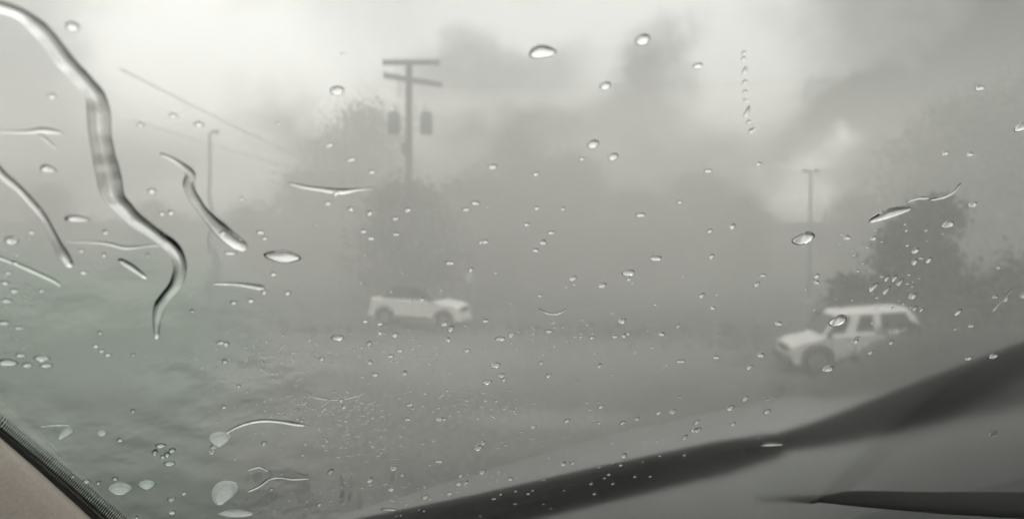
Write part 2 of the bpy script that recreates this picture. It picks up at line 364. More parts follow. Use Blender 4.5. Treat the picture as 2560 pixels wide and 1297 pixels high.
def wire(name, a, b, sag, label, group, r=.018):
    a, b = Vector(a), Vector(b); bm = bmesh.new(); pts = [a.lerp(b, k / 18) - Vector((0, 0, sag * 4 * (k / 18) * (1 - k / 18))) for k in range(19)]
    for p, q in zip(pts, pts[1:]): rod(bm, p, q, r, seg=5)
    return tag(obj(name, bm, M['wire']), label, 'cable', group)
wire('power_line', A(1100, 214, 60), A(2900, 120, 88), 1.2, 'thin overhead cable running right from the lower crossarm', 'overhead cables', .012)
wire('power_line', A(1040, 520, 112), A(300, 172, 46), .4, 'thin overhead cable sloping down to the right above the left lamp', 'overhead cables', .03)
wire('power_line', A(1060, 500, 112), A(330, 300, 50), .4, 'lower thin overhead cable passing behind the left lamp', 'overhead cables', .022)

def lamp(px, ytop, Y, label, twin, hw):
    q = A(px, ytop, Y); z0 = gz(q.x, Y); T = thing('street_lamp', label, 'street lamp', (q.x, Y, z0)); H = q.z - z0
    bm = bmesh.new(); rod(bm, (0, 0, -.2), (0, 0, H - .05), .13, .075, 10); obj('lamp_post', bm, M['steel'], T, True)
    bm = bmesh.new(); box(bm, (0, 0, .15), (.5, .5, .35)); bevel(obj('base', bm, mat('lamp_footing', (.3, .3, .28), .9), T), .04)
    bm = bmesh.new(); rod(bm, (-hw * .6 if twin else 0, 0, H - .08), (hw * .6, 0, H - .02), .05); obj('lamp_arm', bm, M['steel'], T)
    for s_ in ((-1, 1) if twin else (1,)):
        bm = bmesh.new(); box(bm, (s_ * hw * .8, 0, H), (hw * .75, .34, .17)); bevel(obj('lamp_head', bm, M['tank'], T), .05)
lamp(524, 330, 53, 'slim street lamp with one short arm, far left beyond the lot', False, .45)
lamp(2027, 427, 54, 'street lamp with a twin T-shaped head against the bright gap in the clouds', True, .45)
# low bollard-like post seen faintly beside the middle vehicle
q = ground_at(1174, 792, 0); bm = bmesh.new(); rod(bm, (0, 0, -.1), (0, 0, 2.2), .07, .06); sg = thing('sign_post', 'faint thin sign post standing behind the white SUV in the lot', 'sign post', (q.x, q.y, gz(q.x, q.y)))
obj('post', bm, M['steel'], sg, True); bm = bmesh.new(); box(bm, (0, -.09, 2.0), (.42, .03, .5)); bevel(obj('sign_plate', bm, mat('sign_back', (.35, .36, .36), .5), sg), .01)

# ------------------------------------------------------------------ trees
def tree_mesh(seed, H, Wd, nclump, leaf, low=.28, lean=0.0, leaves=46):
    r = random.Random(seed); tb = bmesh.new(); cb = bmesh.new()
    th = H * .5; top = Vector((lean * H * .5, 0, th))
    rod(tb, (0, 0, -.3), (lean * H * .2, 0, th * .5), H * .03, H * .022, 10); rod(tb, (lean * H * .2, 0, th * .5), top, H * .022, H * .014, 10)
    cl = []
    for k in range(nclump):
        a = r.uniform(0, 6.28); v = r.random(); zz = H * (low + (1 - low) * v)
        env = math.sin(math.pi * min(1, .12 + v * .86)) ** .6 * Wd / 2 * (.72 + .4 * mnoise.noise((math.cos(a) * 1.3 + seed, math.sin(a) * 1.3, v * 3)))
        rr = env * math.sqrt(r.random()) * 1.0
        cl.append(Vector((math.cos(a) * rr + lean * zz, math.sin(a) * rr, zz)))
    for c in cl[::3]:
        s0 = Vector((lean * H * .3, 0, th * r.uniform(.4, .98))); mid = s0.lerp(c, .5) + Vector((0, 0, -.05 * H))
        rod(tb, s0, mid, H * .010, H * .007, 6); rod(tb, mid, c, H * .007, H * .002, 5)
    for c in cl:
        cr = Wd * r.uniform(.06, .13)
        for q in range(leaves):
            d = Vector((r.gauss(0, 1), r.gauss(0, 1), r.gauss(0, .7))) * cr * .75
            n = Vector((r.gauss(0, 1), r.gauss(0, 1), r.gauss(0, 1))).normalized(); s = leaf * r.uniform(.5, 1.3)
            t1 = n.orthogonal().normalized() * s; t2 = n.cross(t1) * .55; p = c + d
            cb.faces.new([cb.verts.new(p - t1), cb.verts.new(p + t2), cb.verts.new(p + t1), cb.verts.new(p - t2)])
    ms = []
    for nm, b_ in (('trunk', tb), ('crown', cb)):
        me = bpy.data.meshes.new(nm); b_.to_mesh(me); b_.free(); ms.append(me)
    return ms
TM = [tree_mesh(1, 10, 10, 190, .19, .04), tree_mesh(2, 9, 12, 200, .2, .03), tree_mesh(3, 12, 11, 220, .19, .04)]
for k, (tr, cr) in enumerate(TM): tr.materials.append(M['bark']); cr.materials.append(M['leaf'])
def tree(v, px, Y, s, label, rz=0, sx=1, name='tree', group='hazy trees beyond the lot'):
    x = (px - 1280) / FPX * Y; T = thing(name, label, 'tree' if name != 'bush' else 'bush', (x, Y, gz(x, Y)), rz, group); T.scale = (s * sx, s * sx, s)
    obj('trunk', TM[v][0], None, T); obj('crown', TM[v][1], None, T); return T
tree(1, 775, 92, 1.05, 'faint hazy rounded tree at the left end of the tree line', .4)
tree(2, 900, 92, 1.34, 'faint hazy tree just left of the utility pole', 1.4)
tree(1, 1015, 57, .80, 'faint wide tree directly behind the foot of the utility pole', 2.1)
tree(1, 1190, 72, .92, 'faint wide tree just right of the utility pole foot', .9)
tree(2, 1290, 84, 1.12, 'faint tree in the middle of the view, tallest of its clump', 2.9)
tree(0, 1430, 88, 1.12, 'faint tree on the right flank of the middle clump', 4.0)
tree(1, 1580, 84, .84, 'faint low wide tree right of the middle clump', 1.9)
tree(1, 1745, 90, 1.05, 'faint tree far below the bead trail, left of the bright gap in the clouds', 5.0)
tree(2, 1860, 80, .62, 'faint tree standing just left of the T-shaped street lamp', 3.3)
tree(1, 2150, 80, .8, 'hazy low tree right of the T-shaped street lamp', .2)
tree(2, 2370, 64, 1.12, 'grey tree above and behind the dark leaning tree', .8)
tree(0, 2570, 58, 1.38, 'grey tree at the right edge of the view', 2.5)
tree(1, 620, 96, .62, 'low faint tree right of the left street lamp', 1.1)
tree(1, 380, 94, .62, 'low faint tree left of the left street lamp', 3.7)
tree(0, 120, 90, .70, 'faint tree at the far left behind the water streaks', 2.2)
# the dark leaning tree and the dark hedge behind the right vehicle
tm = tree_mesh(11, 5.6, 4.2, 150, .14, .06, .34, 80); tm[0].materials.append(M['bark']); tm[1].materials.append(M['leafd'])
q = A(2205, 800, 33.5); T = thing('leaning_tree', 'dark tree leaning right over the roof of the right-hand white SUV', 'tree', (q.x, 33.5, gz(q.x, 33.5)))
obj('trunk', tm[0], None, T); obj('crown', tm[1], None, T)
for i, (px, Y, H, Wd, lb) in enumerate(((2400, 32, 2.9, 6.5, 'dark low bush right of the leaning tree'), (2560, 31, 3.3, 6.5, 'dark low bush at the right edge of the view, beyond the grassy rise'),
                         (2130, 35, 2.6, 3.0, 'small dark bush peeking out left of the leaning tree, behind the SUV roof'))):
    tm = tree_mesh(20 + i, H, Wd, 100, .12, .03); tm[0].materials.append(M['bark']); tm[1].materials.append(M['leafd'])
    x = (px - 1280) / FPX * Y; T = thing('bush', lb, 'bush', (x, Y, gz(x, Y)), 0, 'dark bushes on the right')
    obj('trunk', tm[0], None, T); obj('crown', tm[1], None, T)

# ------------------------------------------------------------------ own car: windshield, pillar, wipers, hood
ya, ti = R(20), R(45)
GU = Vector((math.cos(ya), math.sin(ya), 0)); GF = Vector((-math.sin(ya), math.cos(ya), 0))
GV = -GF * math.cos(ti) + Vector((0, 0, math.sin(ti))); GN = GV.cross(GU).normalized()
G0 = CAM + ray(1280, 648) * .62
def G(px, py, off=0.0):
    d = ray(px, py); k = (G0 - CAM).dot(GN) / d.dot(GN)
    return CAM + d * k + GN * off
GM = Matrix((GU, GV, GN)).transposed().to_4x4(); GM.translation = G0
GI = GM.inverted()
def g2(px, py): v = GI @ G(px, py); return v.x, v.y
car = thing('car', 'interior and hood of the car we look out of, behind its wet windshield', 'car', (0, .9, 3.2))
def kid(name, bm, m, parent=car, smooth=False):
    o = obj(name, bm, m, parent, smooth); o.matrix_parent_inverse = Matrix.Translation(parent.location).inverted() if parent is car else Matrix(); return o

# windshield pane, 5 mm thick, fogged towards its base
gl = bpy.data.materials.new('fogged_wet_glass'); gl.use_nodes = True; t = gl.node_tree; t.nodes.clear()
o_ = t.nodes.new('ShaderNodeOutputMaterial'); rf = t.nodes.new('ShaderNodeBsdfGlass'); rf.inputs['IOR'].default_value = 1.45
rf.inputs['Color'].default_value = (.985, .987, .982, 1)
t.links.new(rf.outputs[0], o_.inputs[0])
co = t.nodes.new('ShaderNodeTexCoord'); sx = t.nodes.new('ShaderNodeSeparateXYZ'); t.links.new(co.outputs['Object'], sx.inputs[0])
def M2(op, a, b=None, c=None):
    n = t.nodes.new('ShaderNodeMath'); n.operation = op
    for i, v in enumerate((a, b, c)):
        if v is None: continue
        if isinstance(v, (int, float)): n.inputs[i].default_value = v
        else: t.links.new(v, n.inputs[i])
    return n.outputs[0]
# fog line: distance above the line through two base points of the pane
(ax, ay), (bx, by) = g2(700, 1330), g2(2560, 830)
nl = math.hypot(bx - ax, by - ay); nxl, nyl = -(by - ay) / nl, (bx - ax) / nl
dist = M2('ADD', M2('MULTIPLY', sx.outputs[0], nxl), M2('ADD', M2('MULTIPLY', sx.outputs[1], nyl), -(ax * nxl + ay * nyl)))
nz = t.nodes.new('ShaderNodeTexNoise'); nz.inputs['Scale'].default_value = 9; nz.inputs['Detail'].default_value = 3; t.links.new(co.outputs['Object'], nz.inputs['Vector'])
dist = M2('ADD', dist, M2('MULTIPLY', M2('SUBTRACT', nz.outputs['Fac'], .5), .03))
fm = t.nodes.new('ShaderNodeMapRange'); fm.interpolation_type = 'LINEAR'; t.links.new(dist, fm.inputs[0])
fm.inputs[1].default_value = .05; fm.inputs[2].default_value = -.30; fm.inputs[3].default_value = .022; fm.inputs[4].default_value = .175
t.links.new(fm.outputs[0], rf.inputs['Roughness'])
TH = .005
def prism(poly, d0, d1):
    bm = bmesh.new(); a = [bm.verts.new((x, y, d0)) for x, y in poly]; b = [bm.verts.new((x, y, d1)) for x, y in poly]
    n = len(poly); bm.faces.new(a[::-1]); bm.faces.new(b)
    for i in range(n): j = (i + 1) % n; bm.faces.new((a[i], a[j], b[j], b[i]))
    bmesh.ops.recalc_face_normals(bm, faces=bm.faces[:]); return bm
ws = obj('windshield', prism([g2(270, 1330), g2(140, 1210), g2(0, 1085), g2(-120, 985), g2(-520, 700), g2(-420, -200), g2(3000, -200), g2(3000, 1400), g2(1500, 1460)], -TH, 0), gl, car)
ws.matrix_parent_inverse = Matrix.Translation(car.location).inverted(); ws.matrix_basis = GM
# frit band along the pillar: black ceramic with rows of fine dots, printed on the inner face
fr = bpy.data.materials.new('ceramic_frit'); fr.use_nodes = True; t = fr.node_tree; t.nodes.clear()
o_ = t.nodes.new('ShaderNodeOutputMaterial'); df = t.nodes.new('ShaderNodeBsdfDiffuse'); df.inputs[0].default_value = (.035, .03, .03, 1); tr = t.nodes.new('ShaderNodeBsdfTransparent'); mixs = t.nodes.new('ShaderNodeMixShader')
t.links.new(tr.outputs[0], mixs.inputs[1]); t.links.new(df.outputs[0], mixs.inputs[2]); t.links.new(mixs.outputs[0], o_.inputs[0])
uv = t.nodes.new('ShaderNodeUVMap'); sx = t.nodes.new('ShaderNodeSeparateXYZ'); t.links.new(uv.outputs[0], sx.inputs[0])
w1 = M2('SINE', M2('MULTIPLY', sx.outputs[0], 700.0)); w2 = M2('SINE', M2('MULTIPLY', sx.outputs[1], 38.0))
thr = M2('SUBTRACT', M2('MULTIPLY', sx.outputs[1], 3.1), 1.7)
dots = M2('GREATER_THAN', M2('ADD', M2('MULTIPLY', w1, .7), M2('MULTIPLY', w2, .3)), thr)
t.links.new(dots, mixs.inputs[0])
edge = [(-160, 945), (0, 1075), (100, 1160), (200, 1250), (300, 1345), (420, 1460)]
wid = [75, 75, 78, 85, 95, 110]
bm = bmesh.new(); uvl = bm.loops.layers.uv.new('UVMap'); rows = []
for i, ((x, y), w) in enumerate(zip(edge, wid)):
    rows.append([bm.verts.new((*g2(x + w * k / 8 * .62 - 10, y - w * k / 8 * .78), -TH - .0012)) for k in range(9)])
for i in range(len(rows) - 1):
    for k in range(8):
        f = bm.faces.new((rows[i][k], rows[i + 1][k], rows[i + 1][k + 1], rows[i][k + 1]))
        for lp, (u, v) in zip(f.loops, ((i, k), (i + 1, k), (i + 1, k + 1), (i, k + 1))): lp[uvl].uv = (u / 5, v / 8)
frit = obj('frit_band', bm, fr, ws)
# pillar trim: a padded beige strip with a rounded edge, and a dark gasket against the glass
def strip(name, edge, m, prof, smooth=True):
    """sweep a profile (offset to the lower left in px, depth towards the cabin in m) along an edge on the pane"""
    bm = bmesh.new(); rg = []
    for x, y in edge: rg.append([bm.verts.new(CAM + (G(x - o * .66, y + o * .75) - CAM) * (1 - d)) for o, d in prof])
    for a, b in zip(rg, rg[1:]):
        for i in range(len(prof) - 1): bm.faces.new((a[i], a[i + 1], b[i + 1], b[i]))
    bmesh.ops.recalc_face_normals(bm, faces=bm.faces[:]); return kid(name, bm, m, smooth=smooth)
ed = [(-300, 840), (-160, 948), (0, 1080), (100, 1166), (200, 1256), (300, 1350), (420, 1470)]
pt = strip('pillar_trim', ed, M['beige'], [(8, .015), (11, .03), (18, .045), (34, .058), (70, .075), (160, .10), (320, .12), (620, .13), (640, -.02)])
gk = strip('gasket', ed, M['gasket'], [(-6, .011), (-3, .018), (3, .024), (9, .024), (12, .022), (12, .011)])

def slab(name, top, bot, m, thick=.02, crown=0.0, nrow=10):
    """a curved panel of the car's nose between two edges given as (px, py, distance)"""
    def res(l, n):
        out = []
        for k in range(n + 1):
            s = k / n * (len(l) - 1); i = min(int(s), len(l) - 2); f = s - i
            out.append(tuple(l[i][q] * (1 - f) + l[i + 1][q] * f for q in range(3)))
        return out
    n = 40; T_, B_ = res(top, n), res(bot, n); bm = bmesh.new(); g = []
    for j in range(nrow + 1):
        f = j / nrow; row = []
        for k in range(n + 1):
            p = A(*T_[k]).lerp(A(*B_[k]), f); p.z += crown * math.sin(math.pi * f); row.append(bm.verts.new(p))
        g.append(row)
    for j in range(nrow):
        for k in range(n): bm.faces.new((g[j][k], g[j][k + 1], g[j + 1][k + 1], g[j + 1][k]))
    bmesh.ops.recalc_face_normals(bm, faces=bm.faces[:])
    o = kid(name, bm, m, smooth=True); sd_ = o.modifiers.new('thickness', 'SOLIDIFY'); sd_.thickness = thick; sd_.offset = 0
    return o
hoodm = mat('dark_grey_car_paint', (.09, .095, .09), .35, scale=3, vary=.15, coat=.4)
rubm = mat('black_wiper_rubber', (.012, .012, .013), .6, spec=.12)
cowlm = mat('grey_cowl_plastic', (.10, .105, .10), .55, scale=5, vary=.25)
slab('hood', [(700, 1345, 1.35), (1250, 1175, 1.7), (1600, 1075, 1.95), (1950, 1000, 2.2), (2150, 1000, 2.2), (2600, 925, 2.4), (3000, 860, 2.6)],
     [(850, 1420, 1.1), (1300, 1290, 1.25), (1650, 1190, 1.4), (1950, 1130, 1.5), (2200, 1050, 1.6), (2600, 960, 1.8), (3000, 880, 1.9)], hoodm, .02, .01)
slab('cowl_panel', [(900, 1400, 1.06), (1300, 1275, 1.16), (1700, 1180, 1.28), (2100, 1085, 1.38), (2560, 990, 1.5), (3000, 900, 1.6)],
     [(900, 1700, .98), (1500, 1650, 1.0), (2000, 1600, 1.02), (2500, 1500, 1.05), (2800, 1450, 1.06), (3000, 1400, 1.1)], cowlm, .02, .02)
dm = mat('black_dashboard', (.02, .02, .02), .7, scale=60, bump=.1)
slab('dashboard', [(-900, 1640, .62), (200, 1700, .80), (1000, 1560, .92), (2000, 1500, 1.0), (3200, 1350, 1.1)],
     [(-900, 4200, .2), (200, 4600, .2), (1000, 4600, .2), (2000, 4600, .2), (3200, 4200, .2)], dm, .02, .0)
# wiper: arm and blade, its tip at right
def tube(name, pts, m, parent, flat=1.0):
    bm = bmesh.new(); pv = []
    P = [(A(x, y, Y), r) for x, y, Y, r in pts]
    rg = []
    for i, (p, r) in enumerate(P):
        d = (P[min(i + 1, len(P) - 1)][0] - P[max(i - 1, 0)][0]).normalized(); s_ = d.cross(Vector((0, 0, 1))).normalized(); u_ = s_.cross(d)
        rg.append([bm.verts.new(p + s_ * math.cos(a) * r + u_ * math.sin(a) * r * flat) for a in [k * math.pi / 6 for k in range(12)]])
    for a, b in zip(rg, rg[1:]):
        for i in range(12): bm.faces.new((a[i], a[(i + 1) % 12], b[(i + 1) % 12], b[i]))
    bm.faces.new(rg[0]); bm.faces.new(rg[-1]); bmesh.ops.recalc_face_normals(bm, faces=bm.faces[:])
    return kid(name, bm, m, smooth=True) if parent is car else obj(name, bm, m, parent, True)
wi = tube('wiper', [(600, 1400, 1.0, .018), (900, 1335, 1.02, .020), (1200, 1275, 1.05, .021), (1500, 1205, 1.08, .021), (1800, 1138, 1.12, .020), (1930, 1108, 1.14, .015), (2000, 1092, 1.15, .003)], rubm, car, 1.1)
sh = tube('cowl_seal', [(1860, 1118, 1.10, .008), (2050, 1078, 1.13, .017), (2200, 1036, 1.17, .025), (2380, 982, 1.22, .034), (2560, 928, 1.27, .043), (3000, 790, 1.4, .055)], rubm, car, 1.0)
sh2 = tube('washer_duct', [(1880, 1240, 1.12, .001), (2000, 1240, 1.10, .006), (2150, 1246, 1.08, .012), (2350, 1256, 1.06, .016), (2600, 1264, 1.05, .02), (2900, 1275, 1.05, .022)], mat('grey_washer_hose', (.03, .031, .031), .8, spec=.1), car, .8)

# ------------------------------------------------------------------ water on the pane
wm = bpy.data.materials.new('clear_water'); wm.use_nodes = True; t = wm.node_tree; t.nodes.clear()
o_ = t.nodes.new('ShaderNodeOutputMaterial'); g_ = t.nodes.new('ShaderNodeBsdfGlass'); g_.inputs['IOR'].default_value = 1.333; g_.inputs['Roughness'].default_value = 0.0
t.links.new(g_.outputs[0], o_.inputs[0])
def cap_mesh(name, fn, n=22, rings=7):
    """flat-bottomed drop of unit half width: outline fn(angle), domed, apex raised towards its upper end"""
    bm = bmesh.new(); c = bm.verts.new((0, .16, 1)); prev = None; prof = []  # off-centre apex, shaped to darken the drop's top and keep its lower part bright
    for k in range(1, rings + 1):
        f = k / rings; hgt = 1 - f ** 2 if k < rings else 0
        row = []
        for i in range(n):
            a = 2 * math.pi * i / n; r = fn(a) * f
            row.append(bm.verts.new((math.cos(a) * r, math.sin(a) * r + .16 * (1 - f), hgt)))
        if prev is None:
            for i in range(n): bm.faces.new((c, row[i], row[(i + 1) % n]))
        else:
            for i in range(n): bm.faces.new((prev[i], row[i], row[(i + 1) % n], prev[(i + 1) % n]))
        prev = row
    bot = [bm.verts.new((v.co.x, v.co.y, 0)) for v in prev]
    bm.faces.new(bot[::-1])
    bmesh.ops.remove_doubles(bm, verts=bm.verts[:], dist=1e-5)
    bmesh.ops.recalc_face_normals(bm, faces=bm.faces[:])
    me = bpy.data.meshes.new(name); bm.to_mesh(me); bm.free(); me.materials.append(wm)
    for p in me.polygons: p.use_smooth = abs(p.normal.z) < .999 or len(p.vertices) < 8
    return me
CAPS = [cap_mesh('raindrop', lambda a: 1.0), cap_mesh('raindrop', lambda a: 1 + .09 * math.cos(2 * a + .5) + .07 * math.sin(3 * a)),
        cap_mesh('raindrop', lambda a: 1 + .10 * math.cos(3 * a + 1) - .06 * math.sin(2 * a)), cap_mesh('raindrop', lambda a: 1 - .12 * math.cos(a) + .05 * math.cos(4 * a))]
GAP = .0003
def drop(px, py, w, h, tilt=0, hf=.42, v=None, name='raindrop', label=None, cat='raindrop', group=None):
    c = Vector((*g2(px, py), 0)); ex = Vector((*g2(px + w / 2, py), 0)) - c; ey = Vector((*g2(px, py - h / 2), 0)) - c
    o = bpy.data.objects.new(name, CAPS[rnd.randrange(4) if v is None else v]); COL.objects.link(o)
    a = math.atan2(ex.y, ex.x) + R(tilt); lx, ly = ex.length, abs(ey.y)
    o.matrix_basis = Matrix.Translation(GM @ Vector((c.x, c.y, GAP))) @ GM.to_3x3().to_4x4() @ Matrix.Rotation(a, 4, 'Z') @ Matrix.Diagonal((lx, ly, min(lx, ly) * hf * 1.35, 1))
    return tag(o, label, cat, group)
fm_ = wm.copy(); fm_.name = 'whitened_water'; fm_.node_tree.nodes['Glass BSDF'].inputs['Roughness'].default_value = .22
ft = fm_.node_tree; dfs = ft.nodes.new('ShaderNodeBsdfTranslucent'); dfs.inputs[0].default_value = (.85, .88, .87, 1); mf = ft.nodes.new('ShaderNodeMixShader'); mf.inputs[0].default_value = .22
ft.links.new(ft.nodes['Glass BSDF'].outputs[0], mf.inputs[1]); ft.links.new(dfs.outputs[0], mf.inputs[2]); ft.links.new(mf.outputs[0], [n for n in ft.nodes if n.type == 'OUTPUT_MATERIAL'][0].inputs[0])   # white mixed in to stand for bright sky the blobs would refract
WHITENED_BLOB = CAPS[1].copy(); WHITENED_BLOB.name = 'water_blob'; WHITENED_BLOB.materials.clear(); WHITENED_BLOB.materials.append(fm_)
BIG = [  # x, y, w, h, tilt, label
 (182, 62, 36, 26, 0, 'round raindrop near the top left, beside the long rivulet'),
 (842, 222, 36, 24, 0, 'round raindrop in the bright sky left of the crossarms'),
 (1353, 126, 66, 34, 6, 'large wide raindrop in the sky right of the top crossarm'),
 (1604, 95, 36, 30, 0, 'round raindrop highest in the sky at right of centre'),
 (1741, 160, 26, 16, 0, 'faint raindrop in the sky just left of the bead trail top'),
 (1511, 210, 28, 22, 0, 'round raindrop in the sky below and left of the topmost one'),
 (1480, 356, 30, 24, 0, 'upper drop of the close pair of round raindrops right of centre'),
 (1530, 387, 26, 20, 0, 'lower drop of the close pair of round raindrops right of centre'),
 (433, 284, 22, 13, 0, 'small raindrop under the sloping cable, left of another by the left lamp'),
 (497, 306, 26, 14, -8, 'small raindrop just above and left of the left street lamp head'),
 (120, 417, 40, 22, -5, 'oval bright raindrop at far left between two water streaks'),
 (380, 472, 24, 16, 0, 'small raindrop between the long rivulet and the short wavy rivulet'),
 (193, 541, 64, 18, -4, 'flat wide bright raindrop crossing left of the long rivulet'),
 (711, 636, 92, 30, -9, 'largest flat lens-shaped raindrop, right of the short wavy rivulet'),
 (2008, 590, 50, 32, 12, 'large tilted raindrop below the T-shaped street lamp'),
 (2365, 556, 28, 18, 5, 'raindrop right of the broken wavy streak at upper right'),
 (2427, 506, 20, 15, 0, 'small raindrop at the right end of the broken wavy streak'),
 (1568, 676, 32, 17, -3, 'oval raindrop over grey haze, lower of two right of centre'),
 (1636, 640, 30, 14, -3, 'oval raindrop over grey haze, upper of two right of centre'),
 (1430, 690, 20, 13, 0, 'small raindrop over the haze left of the two ovals'),
 (843, 838, 34, 15, -4, 'bright flat raindrop just left of the rear of the middle SUV'),
 (1237, 906, 24, 14, 0, 'squarish bright raindrop with dark rim over the pale wet patch'),
 (1252, 932, 18, 10, 0, 'small raindrop right under the squarish one over the pale wet patch'),
 (1230, 412, 22, 14, 0, 'small raindrop on the crown of the middle tree clump'),
 (2093, 796, 40, 28, 0, 'large bright raindrop over the front side window of the right-hand SUV'),
 (2066, 916, 26, 15, 5, 'bright raindrop over the front tyre of the right-hand SUV'),
 (1122, 651, 24, 10, -8, 'tiny flat raindrop above the nose of the middle SUV'),
 (1175, 668, 14, 12, 0, 'tiny bright raindrop on top of the faint sign post'),
 (1109, 803, 18, 13, -25, 'upper bright raindrop over the front wheel of the middle SUV'),
 (1125, 815, 16, 15, 0, 'lower bright raindrop over the front wheel of the middle SUV'),
 (948, 803, 18, 10, 0, 'bright raindrop over the rear wheel of the middle SUV'),
 (1248, 840, 26, 11, 0, 'flat raindrop right of the front bumper of the middle SUV'),
 (2550, 312, 34, 26, 20, 'large raindrop cut by the right edge of the view'),
 (2277, 735, 18, 16, 10, 'bright raindrop on the dark leaning tree'),
 (548, 1090, 50, 40, 0, 'pale squarish water blob at the left end of the arching streak'),
 (560, 1222, 56, 66, 0, 'tall bright water blob at the bottom, largest of the bottom blobs'),
 (300, 1215, 56, 32, 0, 'wide bright water blob near the gasket at lower left'),
 (367, 1204, 40, 24, 0, 'smaller pale water blob right of the wide blob at lower left'),
 (165, 1074, 26, 34, -30, 'pale drip hanging under a thin water line at lower left'),
 (402, 1106, 28, 12, 0, 'bright raindrop on top of the tight cluster at lower left'),
 (424, 1150, 30, 14, 0, 'bright raindrop at the bottom of the tight cluster at lower left'),
 (255, 1075, 24, 16, 0, 'pale round raindrop above the wide blob at lower left'),
 (590, 1277, 84, 16, 0, 'flat bright water bar under the tall blob at the bottom'),
 (20, 898, 50, 18, 0, 'flat raindrop touching the left edge of the view'),
 (108, 888, 40, 18, -5, 'dark-rimmed raindrop right of the one touching the left edge'),
 (30, 595, 36, 24, 0, 'round raindrop at far left below the second rivulet'),
 (1924, 1105, 54, 8, 3, 'thin bright line of water at the wiper tip'),
 (970, 1266, 38, 7, -4, 'thin bright line of water at the bottom near the wiper'),
]
for x, y, w, h, tl, lb in BIG:
    flat = (850, 966) == (x, y) or (1378, 757) == (x, y)
    o_d = drop(x, y, w, h, tl, .05 if flat else .46, 0 if w < 40 or flat else None, label=lb, group='raindrops on the windshield')
    if 'blob' in lb or 'pale drip' in lb or 'bright water bar' in lb: o_d.data = WHITENED_BLOB; o_d.name = 'water_blob'
SMALL = [(1186,502,20,10),(1165,518,18,9),(987,541,16,8),(989,580,16,8),(926,590,16,9),(878,394,22,9),(823,358,22,9),(929,425,16,8),(819,503,16,9),(1598,532,22,10),(1766,422,18,10),(1893,405,14,10),
 (1903,683,18,8),(2112,589,18,11),(1337,620,16,8),(1376,576,16,8),(1315,556,14,8),(1370,822,16,8),(1535,835,13,8),(1651,829,14,9),(1786,887,16,8),(1899,882,16,11),(1023,1005,17,8),(1017,1041,14,7),(1096,1041,18,9),
 (554,850,28,7),(2479,885,16,11),(2417,890,12,10),(2282,650,12,14),(650,575,20,9),(662,590,14,8),(627,745,14,10),(2285,622,15,14),(2317,645,11,15),(2443,215,20,14),(2357,378,16,11),(2420,380,14,10),(1109,1041,10,6),
 (2038,685,14,12),(1772,572,12,10),(1340,515,12,8),(1338,430,12,9),(1165,870,14,9),(911,797,14,8),(997,870,15,8),(974,884,16,8),(1118,843,12,10),(1200,600,9,7),(1503,708,20,12),(1452,392,12,9),(696,305,10,7),(855,133,10,7),
 (1478,838,12,8),(1567,828,12,8),(1212,796,14,8),(936,930,16,9),(2135,847,12,12),(2180,712,12,22),(2212,720,9,20),(2232,690,9,16),(2246,700,9,18),(2213,690,9,14),(2283,765,8,12),(2300,768,7,10),(2172,875,10,10),
 (1942,803,18,10),(1094,1146,20,7),(1150,1181,9,8),(1206,1101,12,8),(976,1216,16,8),(1274,1190,11,8),(1005,1180,9,8),(1860,990,12,11),(1914,1022,14,11),(1331,1060,13,9),(1415,1045,12,9),(1500,1010,11,9),(1555,1050,11,9),
 (1645,1025,12,9),(1680,1022,14,12),(1740,1048,10,10),(1590,1040,10,8),(1709,1086,10,11),(1557,1132,12,11),(1406,1152,12,10),(1370,932,12,10),(1697,897,20,8),(2555,733,12,14),(2510,742,10,14),(2391,775,12,16),(1430,1150,9,7),
 (40,650,16,10),(22,675,16,8),(14,700,18,9),(38,720,22,10),(18,745,28,9),(12,800,30,10),(48,812,22,8),(70,905,24,12),(118,906,30,12),(52,880,22,10),(240,858,14,8),(255,870,14,8),(270,880,16,8),(210,675,20,7),(82,575,16,9),(105,720,14,7),
 (132,236,22,14),(352,308,16,12),(418,1128,14,12),(388,1122,12,14),(407,1134,12,10),(430,1118,16,12),(216,1195,18,10),(182,1182,12,8),(288,1188,14,10),(430,1272,18,10),(300,1092,14,9),(575,627,30,8)]
